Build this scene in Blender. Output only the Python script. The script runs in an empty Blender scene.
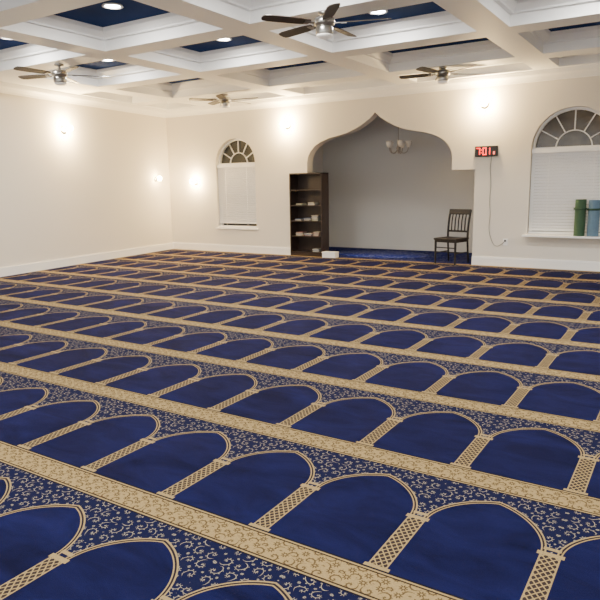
import bpy, bmesh, math, random
import numpy as np
from mathutils import Vector, Matrix
random.seed(4)
sc=bpy.context.scene
COL=sc.collection
H=1.45; F=619.3; TH=math.radians(32.39); PI_=math.radians(10.39); RO=math.radians(-0.93)
D=11.14; ZC=3.25

# ---------------------------------------------------------------- materials
def newmat(name):
    m=bpy.data.materials.new(name); m.use_nodes=True
    nt=m.node_tree; b=nt.nodes['Principled BSDF']
    return m,nt,b
class NT:
    def __init__(s,nt): s.nt=nt
    def m(s,op,a,b=None,c=None):
        n=s.nt.nodes.new('ShaderNodeMath'); n.operation=op
        for i,v in enumerate((a,b,c)):
            if v is None: continue
            if isinstance(v,(int,float)): n.inputs[i].default_value=v
            else: s.nt.links.new(v,n.inputs[i])
        return n.outputs[0]
    def mix(s,f,a,b):
        n=s.nt.nodes.new('ShaderNodeMix'); n.data_type='RGBA'
        for idx,v in ((0,f),(6,a),(7,b)):
            if isinstance(v,(int,float)): n.inputs[idx].default_value=v
            elif isinstance(v,tuple): n.inputs[idx].default_value=(*v,1)
            else: s.nt.links.new(v,n.inputs[idx])
        return n.outputs[2]
    def noise(s,vec,scale,detail=2,dist=0,rough=.5):
        n=s.nt.nodes.new('ShaderNodeTexNoise'); n.inputs['Scale'].default_value=scale
        n.inputs['Detail'].default_value=detail; n.inputs['Distortion'].default_value=dist
        n.inputs['Roughness'].default_value=rough
        s.nt.links.new(vec,n.inputs['Vector']); return n.outputs[0]
    def coord(s,k='Object'):
        n=s.nt.nodes.new('ShaderNodeTexCoord'); return n.outputs[k]
def plain(name,col,rough=.6,var=.06,scale=6,metal=0,bump=0,spec=.5):
    m,nt,b=newmat(name); N=NT(nt); c=N.coord()
    n=N.noise(c,scale,3)
    d=tuple(max(0,x*(1-var)) for x in col); e=tuple(min(1,x*(1+var)) for x in col)
    nt.links.new(N.mix(n,d,e),b.inputs['Base Color'])
    b.inputs['Roughness'].default_value=rough; b.inputs['Metallic'].default_value=metal
    b.inputs['Specular IOR Level'].default_value=spec
    if bump:
        bn=nt.nodes.new('ShaderNodeBump'); bn.inputs['Strength'].default_value=bump; bn.inputs['Distance'].default_value=.01
        n2=N.noise(c,scale*30,2); nt.links.new(n2,bn.inputs['Height']); nt.links.new(bn.outputs[0],b.inputs['Normal'])
    return m
def emis(name,col,st):
    m,nt,b=newmat(name); b.inputs['Base Color'].default_value=(*col,1)
    b.inputs['Emission Color'].default_value=(*col,1); b.inputs['Emission Strength'].default_value=st
    return m
def wood(name,a,bc,rough=.4):
    m,nt,b=newmat(name); N=NT(nt); c=N.coord()
    mp=nt.nodes.new('ShaderNodeMapping'); mp.inputs['Scale'].default_value=(14,14,1.5); nt.links.new(c,mp.inputs[0])
    n=N.noise(mp.outputs[0],3,4,1.0)
    nt.links.new(N.mix(n,a,bc),b.inputs['Base Color']); b.inputs['Roughness'].default_value=rough
    return m

M_WALL=plain('wall_paint',(.745,.70,.625),.75,.02,1.5,bump=.05,spec=.3)
M_NICHE=plain('niche_paint',(.72,.70,.655),.75,.02,1.5,bump=.05,spec=.3)
M_WHITE=plain('white_trim',(.90,.89,.87),.5,.015,3)
M_CEIL=plain('ceiling_white',(.93,.935,.935),.6,.01,3)
M_PANEL=plain('ceiling_blue',(.006,.032,.135),.8,.3,3,spec=.1)
M_DARKW=wood('dark_wood',(.014,.008,.006),(.035,.017,.011))
M_CHAIR=wood('espresso_wood',(.006,.004,.004),(.015,.009,.007),.5)
M_BLADE=wood('blade_wood',(.02,.013,.010),(.05,.035,.028),.45)
M_NICKEL=plain('nickel',(.42,.41,.39),.3,.03,8,metal=1)
M_GLASSW=emis('frosted_glass',(.9,.86,.8),.25)
M_CAN=emis('can_lens',(1,.96,.9),90)
SCC=(1,.70,.32)
M_SCONCE=emis('sconce_glass',SCC,1000)
M_NIGHT=plain('night_glass',(.035,.038,.04),.08,.6,3)
M_NIGHTW=plain('night_glass_warm',(.085,.07,.05),.08,.8,4)
M_BLACK=plain('black_plastic',(.012,.012,.013),.4,.05,5)
M_RED=emis('red_led',(1,.03,.02),5)
M_CORD=plain('cord_grey',(.30,.28,.25),.6,.02,5)
M_BLIND=plain('blind_white',(.95,.95,.95),.5,.01,4)

# ---- carpet
W=.557; P=1.022; X0=-2.039; YB=.855+P
def carpet_mat():
    m,nt,b=newmat('prayer_carpet'); N=NT(nt)
    g=nt.nodes.new('ShaderNodeNewGeometry').outputs['Position']
    sep=nt.nodes.new('ShaderNodeSeparateXYZ'); nt.links.new(g,sep.inputs[0]); X,Y=sep.outputs[0],sep.outputs[1]
    u=N.m('FRACT',N.m('DIVIDE',N.m('SUBTRACT',X,X0),W))
    cx=N.m('MULTIPLY',N.m('ABSOLUTE',N.m('SUBTRACT',u,.5)),W)
    kx=N.m('SUBTRACT',W/2,cx)
    v=N.m('MULTIPLY',N.m('FRACT',N.m('DIVIDE',N.m('SUBTRACT',Y,YB),P)),P)
    vb=N.m('MINIMUM',v,N.m('SUBTRACT',P,v))
    def arch(a,T,S):
        q=N.m('MINIMUM',N.m('DIVIDE',cx,a),1.0)
        r=N.m('SQRT',N.m('SUBTRACT',1.0,N.m('MULTIPLY',q,q)))
        l=N.m('SUBTRACT',1.0,q)
        y=N.m('ADD',S,N.m('MULTIPLY',T-S,N.m('ADD',N.m('MULTIPLY',r,.76),N.m('MULTIPLY',l,.24))))
        return N.m('MULTIPLY',N.m('LESS_THAN',v,y),N.m('LESS_THAN',cx,a))
    def scroll(xx,yy,s,turns,w,rmax,flower=.15,leaves=True):
        a=N.m('DIVIDE',xx,s); c=N.m('DIVIDE',yy,s)
        ia=N.m('FLOOR',a); ic=N.m('FLOOR',c)
        hand=N.m('SUBTRACT',N.m('MULTIPLY',N.m('MODULO',N.m('ABSOLUTE',N.m('ADD',ia,ic)),2.0),2.0),1.0)
        px=N.m('SUBTRACT',N.m('FRACT',a),.5); py=N.m('SUBTRACT',N.m('FRACT',c),.5)
        r=N.m('SQRT',N.m('ADD',N.m('MULTIPLY',px,px),N.m('MULTIPLY',py,py)))
        th=N.m('DIVIDE',N.m('ARCTAN2',py,N.m('MULTIPLY',px,hand)),2*math.pi)
        ph=N.m('ADD',N.m('MULTIPLY',ia,.37),N.m('MULTIPLY',ic,.61))
        f=N.m('FRACT',N.m('ADD',N.m('SUBTRACT',N.m('MULTIPLY',r,turns),th),ph))
        line=N.m('MULTIPLY',N.m('LESS_THAN',N.m('ABSOLUTE',N.m('SUBTRACT',f,.5)),w),N.m('LESS_THAN',r,rmax))
        core=N.m('LESS_THAN',r,.05)
        out=N.m('MAXIMUM',line,core)
        if leaves:
            lf=N.m('ABSOLUTE',N.m('SINE',N.m('MULTIPLY',th,2*math.pi*4.5)))
            dd=N.m('ABSOLUTE',N.m('SUBTRACT',f,.69))
            leaf=N.m('MULTIPLY',N.m('MULTIPLY',N.m('GREATER_THAN',lf,.93),N.m('LESS_THAN',dd,.08)),N.m('LESS_THAN',r,rmax*1.05))
            out=N.m('MAXIMUM',out,leaf)
        qx=N.m('SUBTRACT',.5,N.m('ABSOLUTE',px)); qy=N.m('SUBTRACT',.5,N.m('ABSOLUTE',py))
        rq=N.m('SQRT',N.m('ADD',N.m('MULTIPLY',qx,qx),N.m('MULTIPLY',qy,qy)))
        tq=N.m('ARCTAN2',qy,qx)
        pet=N.m('LESS_THAN',rq,N.m('ADD',flower,N.m('MULTIPLY',N.m('COSINE',N.m('MULTIPLY',tq,8.0)),flower*.35)))
        hole=N.m('LESS_THAN',rq,flower*.38)
        pet=N.m('MULTIPLY',pet,N.m('SUBTRACT',1.0,hole))
        return N.m('MAXIMUM',out,pet)
    S=.53
    a1=arch(.237,.820,S); a2=arch(.243,.827,S); a3=arch(.251,.837,S); a4=arch(.258,.846,S)
    mp=nt.nodes.new('ShaderNodeMapping'); mp.inputs['Rotation'].default_value=(0,0,.5); mp.inputs['Scale'].default_value=(1,2.2,1)
    nt.links.new(g,mp.inputs[0])
    nz=N.noise(mp.outputs[0],2.4,5,.8,.62); nf=N.noise(g,160,2)
    fz=N.m('ADD',N.m('MULTIPLY',nz,.8),N.m('MULTIPLY',nf,.2))
    fz=N.m('MULTIPLY',N.m('SUBTRACT',fz,.34),3.0)
    field=N.mix(N.m('MAXIMUM',N.m('MINIMUM',fz,1.0),0.0),(.0019,.0026,.022),(.0072,.0094,.064))
    gold=N.mix(nf,(.225,.155,.065),(.43,.32,.155))
    tan=(.060,.034,.014)
    navy=(.0055,.0072,.036)
    wv=N.noise(g,9,1); wob=N.m('MULTIPLY',N.m('SUBTRACT',wv,.5),.04)
    ar=scroll(N.m('ADD',kx,wob),N.m('ADD',v,N.m('ADD',wob,.013)),W/8,2.3,.050,.44,flower=.08)
    span=N.mix(ar,navy,(.31,.27,.20))
    fl=scroll(kx,N.m('ADD',v,W/16),W/8,2.4,.12,.42,flower=.20,leaves=True)
    band=N.mix(N.m('MULTIPLY',fl,.85),gold,tan)
    A=N.m('FRACT',N.m('ADD',N.m('DIVIDE',kx,.028),N.m('DIVIDE',v,.036)))
    Bm=N.m('FRACT',N.m('SUBTRACT',N.m('DIVIDE',v,.036),N.m('DIVIDE',kx,.028)))
    loz=N.m('MULTIPLY',N.m('LESS_THAN',N.m('ABSOLUTE',N.m('SUBTRACT',A,.5)),.38),N.m('LESS_THAN',N.m('ABSOLUTE',N.m('SUBTRACT',Bm,.5)),.38))
    colc=N.mix(N.m('MULTIPLY',loz,.95),gold,(.016,.011,.018))
    c=span
    c=N.mix(a4,c,gold); c=N.mix(a3,c,(.018,.013,.020)); c=N.mix(a2,c,gold); c=N.mix(a1,c,field)
    below=N.m('LESS_THAN',v,S)
    c=N.mix(N.m('MULTIPLY',below,N.m('LESS_THAN',cx,.30)),c,field)
    c=N.mix(N.m('MULTIPLY',below,N.m('LESS_THAN',kx,.040)),c,gold)
    c=N.mix(N.m('MULTIPLY',below,N.m('LESS_THAN',kx,.034)),c,colc)
    cap=N.m('MULTIPLY',N.m('LESS_THAN',N.m('ABSOLUTE',N.m('SUBTRACT',v,S-.005)),.013),N.m('LESS_THAN',kx,.052))
    cap2=N.m('MULTIPLY',N.m('LESS_THAN',N.m('ABSOLUTE',N.m('SUBTRACT',v,S+.035)),.010),N.m('LESS_THAN',kx,.034))
    base=N.m('MULTIPLY',N.m('LESS_THAN',v,.112),N.m('LESS_THAN',kx,.054))
    c=N.mix(N.m('MAXIMUM',N.m('MAXIMUM',cap,cap2),base),c,gold)
    c=N.mix(N.m('LESS_THAN',vb,.092),c,(.008,.007,.016))
    c=N.mix(N.m('LESS_THAN',vb,.082),c,gold)
    c=N.mix(N.m('LESS_THAN',vb,.073),c,(.032,.019,.012))
    c=N.mix(N.m('LESS_THAN',vb,.065),c,band)
    nt.links.new(c,b.inputs['Base Color']); b.inputs['Roughness'].default_value=.95
    b.inputs['Specular IOR Level'].default_value=.08
    bn=nt.nodes.new('ShaderNodeBump'); bn.inputs['Strength'].default_value=.4; bn.inputs['Distance'].default_value=.004
    nt.links.new(N.noise(g,260,2),bn.inputs['Height']); nt.links.new(bn.outputs[0],b.inputs['Normal'])
    return m
M_CARPET=carpet_mat()
def nfloor():
    m,nt,b=newmat('niche_carpet'); N=NT(nt); c=N.coord()
    n1=N.noise(c,5,1,1.8); a=N.m('LESS_THAN',N.m('ABSOLUTE',N.m('SUBTRACT',n1,.5)),.022)
    base=N.mix(N.noise(c,3,3),(.005,.010,.085),(.010,.019,.15))
    nt.links.new(N.mix(a,base,(.10,.11,.20)),b.inputs['Base Color']); b.inputs['Roughness'].default_value=.95
    b.inputs['Specular IOR Level'].default_value=.08; return m
M_NFLOOR=nfloor()
M_FLOOR=plain('subfloor',(.25,.24,.23),.9)

# ---------------------------------------------------------------- mesh helpers
class B:
    def __init__(s): s.bm=bmesh.new(); s.mi=0
    def mat(s,i): s.mi=i; return s
    def _tag(s,faces):
        for f in faces: f.material_index=s.mi
    def face(s,pts):
        f=s.bm.faces.new([s.bm.verts.new(p) for p in pts]); f.material_index=s.mi; return f
    def box(s,c,d,rot=None,bev=0):
        r=bmesh.ops.create_cube(s.bm,size=1)
        M=Matrix.Translation(c)@((rot.to_4x4()) if rot else Matrix())@Matrix.Diagonal((*d,1))
        bmesh.ops.transform(s.bm,matrix=M,verts=r['verts'])
        fs=set(f for v in r['verts'] for f in v.link_faces); s._tag(fs)
        if bev:
            es=set(e for v in r['verts'] for e in v.link_edges)
            o=bmesh.ops.bevel(s.bm,geom=list(es),offset=bev,segments=2,affect='EDGES',profile=.5); s._tag(o['faces'])
        return s
    def bb(s,a,b,bev=0):
        return s.box([(a[i]+b[i])/2 for i in range(3)],[abs(b[i]-a[i]) for i in range(3)],bev=bev)
    def cyl(s,p,q,r,r2=None,n=16):
        p=Vector(p);q=Vector(q); d=q-p
        o=bmesh.ops.create_cone(s.bm,cap_ends=True,segments=n,radius1=r,radius2=r if r2 is None else r2,depth=d.length)
        M=Matrix.Translation((p+q)/2)@d.to_track_quat('Z','Y').to_matrix().to_4x4()
        bmesh.ops.transform(s.bm,matrix=M,verts=o['verts']); s._tag(set(f for v in o['verts'] for f in v.link_faces)); return s
    def lathe(s,prof,n=24,c=(0,0,0),cap=True):
        rings=[]
        for r,z in prof:
            rings.append([s.bm.verts.new((c[0]+r*math.cos(2*math.pi*i/n),c[1]+r*math.sin(2*math.pi*i/n),c[2]+z)) for i in range(n)])
        for a,b in zip(rings,rings[1:]):
            for i in range(n):
                f=s.bm.faces.new((a[i],a[(i+1)%n],b[(i+1)%n],b[i])); f.material_index=s.mi; f.smooth=True
        if cap:
            for r in (rings[0],rings[-1]):
                f=s.bm.faces.new(r); f.material_index=s.mi
        return s
    def tube(s,pts,r,n=8):
        pts=[Vector(p) for p in pts]; rings=[]
        for i,p in enumerate(pts):
            t=(pts[min(i+1,len(pts)-1)]-pts[max(i-1,0)]).normalized()
            a=t.orthogonal() if i==0 else (prev-t*prev.dot(t))
            a.normalize(); prev=a; b=t.cross(a)
            rr=r[min(i,len(r)-1)] if isinstance(r,(list,tuple)) else r
            rings.append([s.bm.verts.new(p+(a*math.cos(2*math.pi*k/n)+b*math.sin(2*math.pi*k/n))*rr) for k in range(n)])
        for a,b in zip(rings,rings[1:]):
            for k in range(n):
                f=s.bm.faces.new((a[k],a[(k+1)%n],b[(k+1)%n],b[k])); f.smooth=True; f.material_index=s.mi
        for q in (rings[0],rings[-1]): s.bm.faces.new(q).material_index=s.mi
        return s
    def prism(s,poly,z0,z1,axis='z'):
        def P3(p,z): return (p[0],p[1],z) if axis=='z' else ((p[0],z,p[1]) if axis=='y' else (z,p[0],p[1]))
        a=[s.bm.verts.new(P3(p,z0)) for p in poly]; b=[s.bm.verts.new(P3(p,z1)) for p in poly]
        fs=[s.bm.faces.new(a),s.bm.faces.new(b[::-1])]
        n=len(poly)
        for i in range(n): fs.append(s.bm.faces.new((a[i],b[i],b[(i+1)%n],a[(i+1)%n])))
        s._tag(fs); return s
    def obj(s,name,mats,parent=None,loc=(0,0,0),rot=0,**kw):
        bmesh.ops.recalc_face_normals(s.bm,faces=s.bm.faces)
        me=bpy.data.meshes.new(name); s.bm.to_mesh(me); s.bm.free()
        for m in (mats if isinstance(mats,list) else [mats]): me.materials.append(m)
        o=bpy.data.objects.new(name,me); COL.objects.link(o); o.location=loc; o.rotation_euler[2]=rot
        if parent: o.parent=parent
        for k,v in kw.items(): o[k]=v
        return o
def empty(name,loc,rot=0,**kw):
    o=bpy.data.objects.new(name,None); COL.objects.link(o); o.location=loc; o.rotation_euler[2]=rot; o.empty_display_size=.1
    for k,v in kw.items(): o[k]=v
    return o
def dup(root,loc,rot=None,**kw):
    def cp(o,par):
        n=o.copy(); COL.objects.link(n)
        if par: n.parent=par
        for c in [c for c in list(bpy.data.objects) if c.parent==o]: cp(c,n)
        return n
    n=cp(root,None); n.location=loc
    if rot is not None: n.rotation_euler[2]=rot
    for k,v in kw.items(): n[k]=v
    return n
STR={'kind':'structure'}

# ---------------------------------------------------------------- room
def wl(y): return -10.72+.14*(11.14-y)     # left wall line
XR=6.0; YF=-3.0
TH_=.22
b=B(); b.prism([(wl(D)-.3,D+2.6),(XR+.1,D+2.6),(XR+.1,YF),(wl(YF)-.3,YF)],-.1,-.012); b.obj('floor',M_FLOOR,**STR)
b=B(); b.prism([(wl(D),D),(XR,D),(XR,YF),(wl(YF),YF)],-.012,0); b.obj('prayer_carpet',M_CARPET,category='carpet',label='navy blue prayer carpet with woven gold arches and borders')

NC=-5.305
prof=[(1.955,0),(1.955,1.70),(1.535,1.70),(1.535,1.93),(1.51,2.05),(1.45,2.15),(1.35,2.25),(1.2,2.33),(1.0,2.395),(.8,2.43),(.6,2.475),(.42,2.54),(.26,2.62),(.12,2.71),(.03,2.785),(0,2.82)]
def archpts(x0,x1,z0,zs,n=24):
    c=(x0+x1)/2; r=(x1-x0)/2
    return [(x0,z0),(x1,z0)]+[(c+r*math.cos(math.pi*i/n),zs+r*math.sin(math.pi*i/n)) for i in range(n+1)]
WIN=[(-9.27,-8.17,.55,1.97),(-2.41,-1.13,.58,2.01),(1.5,2.74,.58,2.01)]
outer=[(wl(D),0)]+[(NC-x,z) for x,z in prof]+[(NC+x,z) for x,z in prof[::-1][1:]]+[(XR,0),(XR,ZC),(wl(D),ZC)]
def curvewall(name,loops,y,th,mat,**kw):
    cu=bpy.data.curves.new(name,'CURVE'); cu.dimensions='2D'; cu.fill_mode='BOTH'; cu.extrude=th/2
    for L in loops:
        sp=cu.splines.new('POLY'); sp.points.add(len(L)-1); sp.use_cyclic_u=True
        for p,q in zip(sp.points,L): p.co=(q[0],q[1],0,1)
    t=bpy.data.objects.new('tmp',cu); COL.objects.link(t)
    dg=bpy.context.evaluated_depsgraph_get(); me=bpy.data.meshes.new_from_object(t.evaluated_get(dg))
    bpy.data.objects.remove(t)
    me.transform(Matrix.Translation((0,y+th/2,0))@Matrix.Rotation(math.pi/2,4,'X'))
    me.materials.clear(); me.materials.append(mat)
    o=bpy.data.objects.new(name,me); COL.objects.link(o)
    for k,v in kw.items(): o[k]=v
    return o
curvewall('wall_back',[outer]+[archpts(a,c,z0,zs) for a,c,z0,zs in WIN],D,TH_,M_WALL,**STR)
b=B(); b.prism([(wl(D+.22),D+.22),(wl(YF),YF),(wl(YF)-.2,YF),(wl(D+.22)-.2,D+.22)],0,ZC); b.obj('wall_left',M_WALL,**STR)
b=B(); b.bb((XR,YF,0),(XR+.2,D+.22,ZC)); b.obj('wall_right',M_WALL,**STR)
# niche room
NB=D+TH_+1.75; NX0=NC-2.3; NX1=NC+2.02; NZ=3.1
b=B(); b.bb((NX0-.1,NB,0),(NX1+.1,NB+.1,NZ)); b.obj('wall_niche_back',M_NICHE,**STR)
b=B(); b.bb((NX0-.1,D+TH_,0),(NX0,NB,NZ)); b.obj('wall_niche_left',M_NICHE,**STR)
b=B(); b.bb((NX1,D+TH_,0),(NX1+.1,NB,NZ)); b.obj('wall_niche_right',M_NICHE,**STR)
b=B(); b.bb((NX0-.1,D+TH_,NZ),(NX1+.1,NB+.1,NZ+.1)); b.obj('ceiling_niche',M_CEIL,**STR)
b=B(); b.bb((NX0,NB-.02,0),(NX1,NB,.09)); b.obj('baseboard_niche',M_NICHE,**STR)
b=B(); b.prism([(NC-1.955,D),(NC+1.955,D),(NC+1.955,D+TH_),(NX1,D+TH_),(NX1,NB-.02),(NX0,NB-.02),(NX0,D+TH_),(NC-1.955,D+TH_)],-.012,0.0); b.obj('niche_carpet',M_NFLOOR,category='carpet',label='royal blue patterned carpet on the niche floor')
def rugmat():
    m,nt,bb=newmat('rug'); N=NT(nt); c=N.coord()
    n1=N.noise(c,7,1,1.5); a=N.m('LESS_THAN',N.m('ABSOLUTE',N.m('SUBTRACT',n1,.5)),.03)
    nt.links.new(N.mix(a,(.010,.026,.24),(.16,.18,.36)),bb.inputs['Base Color']); bb.inputs['Roughness'].default_value=.95; return m
b=B(); b.lathe([(0.002,.004),(.62,.004),(.62,.0)],48,cap=False)
ob=b.obj('medallion_rug',rugmat(),loc=(NC-.3,D+.95,0.0005),category='rug',label='oval blue medallion rug on the niche carpet'); ob.scale=(1.7,1.05,1)

b=B(); b.bb((wl(D)+.01,D-.022,0),(NC-1.955,D,.14)); b.bb((wl(D)+.01,D-.014,.14),(NC-1.955,D,.16)); b.obj('baseboard_back',M_WHITE,**STR)
b=B(); b.bb((NC+1.955,D-.022,0),(XR,D,.14)); b.bb((NC+1.955,D-.014,.14),(XR,D,.16)); b.obj('baseboard_back_right',M_WHITE,**STR)
b=B(); b.prism([(wl(D),D),(wl(YF),YF),(wl(YF)+.024,YF),(wl(D)+.024,D)],0,.15); b.obj('baseboard_left',M_WHITE,**STR)
def crown(p,q,nrm,name):
    b=B(); p=Vector(p);q=Vector(q);n=Vector(nrm)
    pr=[(0,0),(.02,0),(.03,.03),(.06,.07),(.10,.10),(.12,.15),(.12,.165),(0,.165)]
    a=[b.bm.verts.new(p+n*u+Vector((0,0,ZC-.165+v))) for u,v in pr]; c=[b.bm.verts.new(q+n*u+Vector((0,0,ZC-.165+v))) for u,v in pr]
    k=len(pr)
    for i in range(k): b.bm.faces.new((a[i],a[(i+1)%k],c[(i+1)%k],c[i]))
    b.bm.faces.new(a); b.bm.faces.new(c[::-1]); return b.obj(name,M_WHITE,**STR)
crown((wl(D),D,0),(XR,D,0),(0,-1,0),'trim_1')
crown((wl(YF),YF,0),(wl(D),D,0),(.99,.139,0),'trim_2')

# ---------------------------------------------------------------- coffered ceiling
SX=2.38; SY=1.88
xb=[-6.96+SX*i for i in range(-1,6)]
yb=[6.15+SY*i for i in range(-5,3)]
HW=.19
b=B()
steps=[(0,0),(0,.13),(.05,.13),(.055,.15),(.11,.21),(.115,.26)]
def coffer(cell,op):
    z=ZC
    b.mat(0)
    for i in range(4):
        j=(i+1)%4
        b.face([(*cell[i],z),(*cell[j],z),(*op[j],z),(*op[i],z)])
    c=(sum(p[0] for p in op)/4,sum(p[1] for p in op)/4)
    def ins(d):
        return [(p[0]+(d if p[0]<c[0] else -d),p[1]+(d if p[1]<c[1] else -d)) for p in op]
    for (d0,h0),(d1,h1) in zip(steps,steps[1:]):
        A=ins(d0);Bq=ins(d1)
        for i in range(4):
            j=(i+1)%4
            b.face([(*A[i],z+h0),(*A[j],z+h0),(*Bq[j],z+h1),(*Bq[i],z+h1)])
    b.mat(1); b.face([(*p,z+steps[-1][1]) for p in ins(steps[-1][0])])
ys=[YF]+[y for y in yb if y>YF+.6]+[D]
xs=['L']+xb+[XR]
for yi in range(len(ys)-1):
    y0,y1=ys[yi],ys[yi+1]
    oy0=y0+HW if yi>0 else y0+.1
    oy1=y1-HW if yi<len(ys)-2 else y1-.2
    for xi in range(len(xs)-1):
        x1=xs[xi+1]
        if xs[xi]=='L':
            if wl(y0)>x1-.7:
                b.mat(0); b.face([(wl(y0),y0,ZC),(x1,y0,ZC),(x1,y1,ZC),(wl(y1),y1,ZC)]); continue
            cell=[(wl(y0),y0),(x1,y0),(x1,y1),(wl(y1),y1)]
            op=[(wl(oy0)+.2,oy0),(x1-HW,oy0),(x1-HW,oy1),(wl(oy1)+.2,oy1)]
        else:
            x0=xs[xi]; cell=[(x0,y0),(x1,y0),(x1,y1),(x0,y1)]
            r=HW if xi<len(xs)-2 else .2
            op=[(x0+HW,oy0),(x1-r,oy0),(x1-r,oy1),(x0+HW,oy1)]
        coffer(cell,op)
b.obj('ceiling',[M_CEIL,M_PANEL],**STR)

# ---------------------------------------------------------------- windows
def window(idx,x0,x1,z0,zs,fanmat,rays,sd=.05):
    c=(x0+x1)/2; r=(x1-x0)/2
    root=empty('window_%d'%idx,(c,D,z0),**STR)
    y=.13
    h=zs-z0
    b=B(); pts=[(p[0]-c,p[1]-z0) for p in archpts(x0,x1,z0,zs)]
    b.prism(pts,y+.03,y+.045,'y'); b.obj('pane',fanmat,root)
    b=B()
    fw=.042
    n=24
    for i in range(n):
        a0=math.pi*i/n;a1=math.pi*(i+1)/n
        po=[(r*math.cos(a0),h+r*math.sin(a0)),(r*math.cos(a1),h+r*math.sin(a1)),((r-fw)*math.cos(a1),h+(r-fw)*math.sin(a1)),((r-fw)*math.cos(a0),h+(r-fw)*math.sin(a0))]
        b.prism(po,y-.03,y+.03,'y')
    for sx in (-1,1): b.bb((sx*r,y-.03,0),(sx*(r-fw),y+.03,h))
    b.bb((-r,y-.03,0),(r,y+.03,fw)); b.bb((-r,y-.04,h-.035),(r,y+.03,h+.02))
    ri=r*.42
    for i in range(n):
        a0=math.pi*i/n;a1=math.pi*(i+1)/n
        q0,q1=ri,ri+.018
        po=[(q1*math.cos(a0),h+q1*math.sin(a0)),(q1*math.cos(a1),h+q1*math.sin(a1)),(q0*math.cos(a1),h+q0*math.sin(a1)),(q0*math.cos(a0),h+q0*math.sin(a0))]
        b.prism(po,y,y+.03,'y')
    for k in range(1,rays):
        a=math.pi*k/rays
        d=Vector((math.cos(a),0,math.sin(a))); L=r-fw-ri
        b.box(Vector((0,y+.015,h))+d*(ri+L/2+.01),(L,.03,.018),rot=Matrix.Rotation(-a,3,'Y'))
    b.obj('window_frame',M_WHITE,root)
    b=B(); ww=r-.01
    b.bb((-ww,y-.115,h-.075),(ww,y-.035,h-.01))
    sp=.05
    k=int((h-.12)/sp)
    for i in range(k):
        z=h-.10-i*sp
        b.box((0,y-.075,z),(2*ww,.004,.052),rot=Matrix.Rotation(math.radians(28),3,'X'))
    b.bb((-ww,y-.095,.012),(ww,y-.055,.04))
    b.obj('blind',M_BLIND,root)
    b=B()
    for sx in (-.55,.55): b.cyl((sx*ww,y-.11,.03),(sx*ww,y-.11,h-.07),.003,n=6)
    b.obj('blind_cord',M_WHITE,root)
    b=B(); b.bb((-r-.04,-sd,-.03),(r+.04,0,0)); b.bb((-r,0,-.0),(r,y+.03,.002)); b.obj('sill',M_WHITE,root)
    return root
window(1,*WIN[0],M_NIGHT,6)
window(2,*WIN[1],M_NIGHTW,6,.22)
window(3,*WIN[2],M_NIGHTW,6,.22)

# ---------------------------------------------------------------- rolls on sill
def roll(name,mat,mat2,x,r,h,label,y=D-.0):
    root=empty(name,(x,y,.581),0,category='rolled mat',label=label,group='rolled mats on the window sill')
    b=B()
    turns=3.2; n=110; th=.006
    inner=[];outer_=[]
    for i in range(n+1):
        t=i/n; a=t*turns*2*math.pi; rr=.012+(r-.012)*t
        inner.append((rr*math.cos(a),rr*math.sin(a))); outer_.append(((rr-th*2)*math.cos(a),(rr-th*2)*math.sin(a)))
    for i in range(n):
        b.prism([inner[i],inner[i+1],outer_[i+1],outer_[i]],0,h)
    b.obj('rolled_sheet',mat,root)
    b=B(); b.lathe([(r+.003,0),(r+.004,.0),(r+.004,.03),(r+.003,.03)],24,c=(0,0,h*.72),cap=False)
    b.obj('tie_band',mat2,root)
    return root
MG=plain('mat_green',(.040,.090,.045),.8,.25,12,bump=.2); MG2=plain('mat_green_dark',(.025,.065,.035),.8,.15,12,bump=.2)
MBL=plain('mat_teal',(.11,.19,.27),.8,.2,12,bump=.2)
roll('rolled_mat',MG,MG2,-1.575,.094,.59,'dark green rolled prayer mat standing on the window sill',D-.115)
roll('rolled_mat',MBL,MG2,-1.372,.100,.58,'grey blue rolled prayer mat standing on the window sill',D-.115)

# ---------------------------------------------------------------- clock
root=empty('wall_clock',(-3.155,D,2.0),category='clock',label='black digital LED wall clock with red 7:01 digits')
b=B(); b.box((0,-.025,0),(.39,.05,.18),bev=.008); b.obj('case',M_BLACK,root)
segs={'7':'abc','0':'abcdef','1':'bc','6':'acdefg'}
def seg(ch,x,z,w,h,t,y=-.052):
    b=B()
    S={'a':((x,z+h/2),(w+t,t)),'g':((x,z),(w,t)),'d':((x,z-h/2),(w+t,t)),
       'b':((x+w/2,z+h/4),(t,h/2)),'c':((x+w/2,z-h/4),(t,h/2)),'f':((x-w/2,z+h/4),(t,h/2)),'e':((x-w/2,z-h/4),(t,h/2))}
    for k in segs[ch]:
        (cx,cz),(dx,dz)=S[k]; b.box((cx,y,cz),(dx,.004,dz))
    b.obj('digit',M_RED,root,label='glowing red digit %s'%ch)
seg('7',-.135,0,.050,.11,.013); seg('0',-.025,0,.050,.11,.013); seg('1',.04,0,.05,.11,.013)
for dz in (.024,-.024):
    b=B(); b.box((-.078,-.052,dz),(.012,.004,.012)); b.obj('colon_dot',M_RED,root)
b=B(); b.bb((.125,-.053,-.055),(.155,-.049,-.005)); b.obj('indicator',emis('red_dim',(1,.2,.15),1.5),root)
def smooth(p,it=3):
    p=[Vector(q) for q in p]
    for _ in range(it):
        n=[p[0]]
        for a,c in zip(p,p[1:]): n+= [a*.75+c*.25,a*.25+c*.75]
        n.append(p[-1]); p=n
    return p
b=B(); pts=[(.09,-.008,-.09),(.07,-.008,-.3),(.10,-.008,-.55),(.08,-.008,-.85),(.11,-.008,-1.1),(.08,-.008,-1.35),(.16,-.008,-1.60),(.24,-.01,-1.66),(.34,-.012,-1.60),(.37,-.012,-1.56)]
b.tube(smooth(pts),.006,6); b.obj('power_cord',M_CORD,root,label='thin cord trailing down the wall')
root=empty('wall_outlet',(-2.77,D,.43),category='outlet',label='white wall outlet plate with a black plug')
b=B(); b.box((0,-.005,0),(.08,.01,.12),bev=.003); b.obj('plate',M_WHITE,root)
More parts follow.
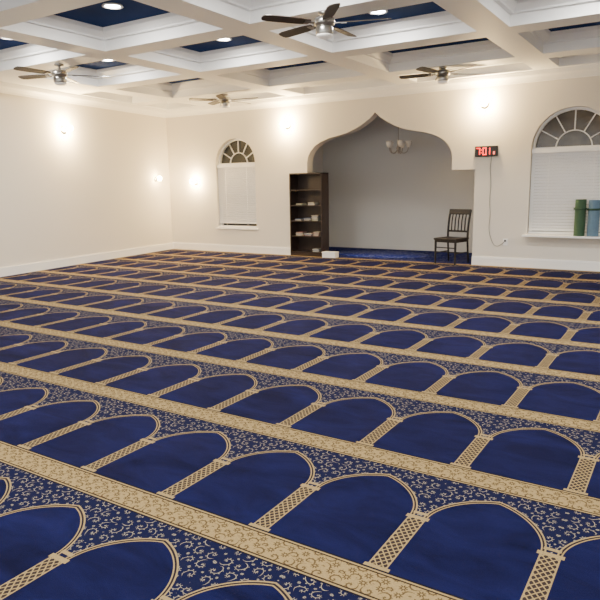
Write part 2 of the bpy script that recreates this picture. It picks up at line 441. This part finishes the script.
b=B(); b.box((0,-.022,.025),(.03,.025,.03),bev=.003); b.obj('plug',M_BLACK,root)

# ---------------------------------------------------------------- bookshelf
SXC=-6.86; SW=.78; SD=.30; SH=1.72; SYF=D-.06
root=empty('bookshelf',(SXC,SYF,0.001),category='bookshelf',label='tall dark wood open bookshelf holding small stacks of books')
b=B(); t=.025
b.bb((-SW/2,0,0),(-SW/2+t,SD,SH)); b.bb((SW/2-t,0,0),(SW/2,SD,SH)); b.bb((-SW/2,0,SH-t),(SW/2,SD,SH)); b.bb((-SW/2+t,SD-.01,0),(SW/2-t,SD,SH-t)); b.bb((-SW/2+t,.01,0),(SW/2-t,.03,.07))
b.obj('body',M_DARKW,root)
shz=[.07,.40,.72,1.04,1.36]
for z in shz:
    b=B(); b.bb((-SW/2+t,.005,z),(SW/2-t,SD-.01,z+.022)); b.obj('shelf_board',M_DARKW,root)
bookm=[plain('cover%d'%i,c,.6,.08,20) for i,c in enumerate([(.40,.37,.32),(.25,.07,.06),(.06,.10,.20),(.36,.32,.22),(.08,.15,.09),(.5,.48,.44)])]
M_PAGE=plain('pages',(.45,.42,.36),.8,.04,40)
def book(x,y,z,w,d,h,mat,ry=0,desc='book lying flat'):
    root=empty('book',(x,y,z),ry,category='book',group='books in the bookshelf',label=desc)
    b=B(); b.bb((-w/2,-d/2,0),(w/2,d/2,.004)); b.bb((-w/2,-d/2,h-.004),(w/2,d/2,h)); b.bb((-w/2,-d/2,0),(-w/2+.004,d/2,h)); b.obj('cover',mat,root)
    b=B(); b.bb((-w/2+.004,-d/2+.005,.004),(w/2-.005,d/2-.005,h-.004)); b.obj('pages',M_PAGE,root)
cn=['cream','dark red','navy blue','tan','dark green','white']
for z,stk in ((.40,[(-.2,4),(.02,3),(.22,5)]),(.72,[(-.22,2),(0,3),(.2,5)]),(1.04,[(.12,3),(-.18,2)]),(.07,[(.2,3)])):
    for x,n in stk:
        zz=z+.0235
        for i in range(n):
            k=random.choice([0,0,5,3,1,2,4,5]); h=random.uniform(.014,.026)
            book(SXC+x+random.uniform(-.012,.012),SYF+.14,zz,random.uniform(.13,.17),.19,h,bookm[k],random.uniform(-.15,.15),'%s covered book lying flat on a dark shelf'%cn[k]); zz+=h+.0005
root=empty('storage_box',(-6.27,D-.06,0.001),.05,category='box',label='small white cardboard box beside the bookshelf')
b=B(); b.box((0,0,.05),(.30,.17,.10),bev=.004); b.obj('body',M_WHITE,root)
b=B(); b.box((0,0,.108),(.31,.18,.02),bev=.004); b.obj('lid',M_WHITE,root)

# ---------------------------------------------------------------- chair
root=empty('wooden_chair',(-3.76,D+.04,0.002),math.radians(-14),category='chair',label='dark wooden slat-back chair standing in the niche')
b=B(); b.box((0,0,.455),(.48,.45,.035),bev=.012); b.obj('seat',M_CHAIR,root)
for sx in (-1,1):
    b=B(); b.cyl((sx*.21,-.19,0),(sx*.21,-.19,.44),.016,.023,10); b.obj('leg',M_CHAIR,root)
    b=B(); b.tube(smooth([(sx*.21,.26,0),(sx*.21,.21,.44)],1),[.014,.017,.019,.02][:4],8); b.obj('leg',M_CHAIR,root)
b=B()
for sx in (-1,1):
    b.tube(smooth([(sx*.21,.21,.44),(sx*.21,.22,.7),(sx*.215,.29,.97)],2),.02,8)
b.box((0,.277,.935),(.46,.024,.10),rot=Matrix.Rotation(math.radians(-12),3,'X'),bev=.008)
b.box((0,.218,.58),(.41,.02,.035))
for i in range(5): 
    x=-.14+i*.07
    b.tube([(x,.218,.59),(x,.232,.78),(x,.267,.91)],.012,6)
b.obj('backrest',M_CHAIR,root)
b=B(); b.cyl((-.21,-.19,.2),(-.21,.24,.2),.01,n=8); b.cyl((.21,-.19,.2),(.21,.24,.2),.01,n=8); b.cyl((-.21,0,.2),(.21,0,.2),.01,n=8); b.cyl((-.21,-.19,.3),(.21,-.19,.3),.01,n=8)
b.box((0,-.2,.42),(.42,.018,.045)); b.box((-.21,0,.42),(.018,.4,.045)); b.box((.21,0,.42),(.018,.4,.045))
b.obj('stretcher',M_CHAIR,root)

# ---------------------------------------------------------------- chandelier
root=empty('chandelier',(-5.24,D+TH_+.75,NZ),category='chandelier',label='small bronze five-arm chandelier with unlit cream glass shades')
M_BRZ=plain('bronze',(.45,.40,.34),.4,.1,10,metal=.4)
M_SHADE=plain('shade_glass',(.85,.80,.72),.3,.05,10)
b=B(); b.lathe([(.06,0),(.06,-.015),(.02,-.04)],20); b.obj('canopy',M_BRZ,root)
q=-.12
b=B(); b.cyl((0,0,-.03),(0,0,-.62+q),.009,n=8); b.lathe([(.010,-.62+q),(.026,-.66+q),(.016,-.72+q),(.034,-.77+q),(.04,-.80+q),(.016,-.86+q),(.006,-.90+q)],16); b.obj('stem',M_BRZ,root)
for k in range(5):
    a=2*math.pi*k/5+.3; c,s=math.cos(a),math.sin(a)
    b=B(); pts=smooth([(0,0,-.80+q),(c*.08,s*.08,-.90+q),(c*.18,s*.18,-.88+q),(c*.21,s*.21,-.78+q)],2); b.tube(pts,.010,6); b.obj('arm',M_BRZ,root)
    b=B(); b.lathe([(.018,-.78+q),(.040,-.76+q),(.056,-.71+q),(.066,-.65+q),(.062,-.65+q),(.046,-.72+q),(.012,-.77+q)],16,c=(c*.21,s*.21,0)); b.obj('lamp_shade',M_SHADE,root)

# ---------------------------------------------------------------- ceiling fans
def fan(loc,rot,ztop,label):
    drop=ztop-loc[2]
    root=empty('ceiling_fan',(loc[0],loc[1],ztop),rot,category='fan',label=label,group='ceiling fans')
    b=B(); b.lathe([(.065,0),(.065,-.02),(.045,-.03),(.02,-.035)],24); b.obj('canopy',M_NICKEL,root)
    b=B(); b.cyl((0,0,-.02),(0,0,-drop+.03),.02,n=12); b.obj('downrod',M_NICKEL,root)
    z=-drop
    b=B(); b.lathe([(.02,z+.06),(.06,z+.055),(.105,z+.04),(.115,z+.01),(.11,z-.02),(.085,z-.04)],32); b.obj('motor_housing',M_NICKEL,root)
    b=B(); b.lathe([(.085,z-.04),(.092,z-.05),(.092,z-.11),(.085,z-.12)],32); b.obj('switch_housing',M_NICKEL,root)
    b=B(); b.lathe([(.085,z-.12),(.085,z-.13),(.07,z-.145),(.04,z-.155),(.005,z-.158)],32); b.obj('lamp_shade',M_GLASSW,root,label='frosted white glass light bowl')
    for k in range(5):
        a=2*math.pi*k/5
        R=Matrix.Rotation(a,4,'Z')
        b=B()
        poly=[(.17,-.045),(.30,-.062),(.62,-.068),(.685,-.055),(.70,-.02),(.70,.02),(.685,.055),(.62,.068),(.30,.062),(.17,.045)]
        b.prism(poly,-.004,.004)
        bmesh.ops.transform(b.bm,matrix=R@Matrix.Translation((0,0,z-.005))@Matrix.Rotation(math.radians(12),4,'X'),verts=b.bm.verts)
        b.obj('blade',M_BLADE,root)
        b=B(); b.box((.145,0,0),(.13,.03,.008)); b.box((.205,0,-.006),(.05,.075,.006))
        bmesh.ops.transform(b.bm,matrix=R@Matrix.Translation((0,0,z-.008))@Matrix.Rotation(math.radians(12),4,'X'),verts=b.bm.verts)
        b.obj('blade_bracket',M_NICKEL,root)
    return root
FL='ceiling fan with dark blades and nickel motor, on white beam'
fan((-3.46,6.02,3.14),.35,ZC,FL)
fan((-7.98,6.15,3.11),.9,ZC,FL)
fan((-7.95,9.91,3.14),.2,ZC,FL)
fan((-3.52,9.84,3.16),.75,ZC,FL)

# ---------------------------------------------------------------- recessed lights
ZP=ZC+.26
proto=empty('recessed_light',(-5.8,5.26,ZP),category='light',label='round white recessed downlight in blue ceiling panel',group='recessed ceiling lights')
b=B(); b.lathe([(.115,0),(.12,-.012),(.095,-.016),(.085,-.004)],32,cap=False); b.obj('trim_ring',M_WHITE,proto)
b=B(); b.lathe([(.086,-.003),(.05,-.012),(.002,-.016)],32); b.obj('lens',M_CAN,proto)
pos=[(-5.8,5.26)]
for x in (-8.2,-5.8,-3.42,-1.01,1.37,3.75):
    for y in (7.25,5.26,1.45,-.43):  # the two nearest rows are out of view, added for illumination
        if (x,y)==(-5.8,5.26): continue
        if y<5 and x<-8: continue
        pos.append((x,y) if (x,y)!=(-8.2,5.26) else (-8.08,5.46))
for p in pos[1:]: dup(proto,(p[0],p[1],ZP))
def alight(p,size,power,col,rot=(0,0,0),shape='DISK'):
    l=bpy.data.lights.new('downlight_glow','AREA'); l.shape=shape; l.size=size; l.energy=power; l.color=col
    o=bpy.data.objects.new('downlight_glow',l); COL.objects.link(o); o.location=p; o.rotation_euler=rot; return o
for p in pos: alight((p[0],p[1],ZP-.03),.2,42,(1,.96,.89))

# ---------------------------------------------------------------- wall sconces
def sconce(loc,rot,label,sc_=1.6,mat=M_SCONCE):
    root=empty('wall_sconce',loc,rot,category='wall light',label=label,group='wall sconces')
    b=B(); b.lathe([(.05*sc_,0),(.05*sc_,.012),(.03*sc_,.02)],24)
    bmesh.ops.transform(b.bm,matrix=Matrix.Rotation(math.pi/2,4,'X'),verts=b.bm.verts); b.obj('backplate',M_NICKEL,root)
    b=B(); b.tube(smooth([(0,-.02,0),(0,-.07,-.03),(0,-.10,0)],2),.008,8); b.obj('arm',M_NICKEL,root)
    b=B(); b.lathe([(.02*sc_,-.0),(.045*sc_,.02),(.055*sc_,.055),(.045*sc_,.09),(.015*sc_,.11)],24,c=(0,-.12,-.03)); b.obj('lamp_shade',mat,root,label='glowing frosted glass shade')
    return root
LW=math.atan2(.14,1)
M_SC2=emis('sconce_glass_dim',SCC,750)
M_SC3=emis('sconce_glass_faint',SCC,220)
sconce((-9.88,D,1.58),0,'glowing glass wall sconce beside the arched window',1.2,M_SC2)
sconce((-7.3,D,2.70),0,'glowing glass wall sconce above a plain wall near the niche')
sconce((-3.22,D,2.80),0,'glowing glass wall sconce above the clock')
sconce((wl(7.9),7.9,2.58),math.pi/2+LW,'glowing glass wall sconce on the bare side wall')
sconce((wl(10.6),10.6,1.66),math.pi/2+LW,'small sconce added for the faint glow beside the room corner',1.0,M_SC3)  # added lamp that makes the weak glow on the side wall

# ---------------------------------------------------------------- world + camera
w=bpy.data.worlds.new('world'); sc.world=w; w.use_nodes=True
bg=w.node_tree.nodes['Background']; bg.inputs[0].default_value=(1,.985,.95,1); bg.inputs[1].default_value=2.8
cd=bpy.data.cameras.new('camera'); cam=bpy.data.objects.new('camera',cd); COL.objects.link(cam); sc.camera=cam
cd.sensor_width=36; cd.lens=F/600*36; cd.clip_start=.05
r=Vector((math.cos(TH),math.sin(TH),0)); fh=Vector((-math.sin(TH),math.cos(TH),0)); z=Vector((0,0,1))
fw=fh*math.cos(PI_)-z*math.sin(PI_); u=fh*math.sin(PI_)+z*math.cos(PI_)
r2=r*math.cos(RO)+u*math.sin(RO); u2=u*math.cos(RO)-r*math.sin(RO)
M=Matrix((r2,u2,-fw)).transposed().to_4x4(); M.translation=(0,0,H); cam.matrix_world=M
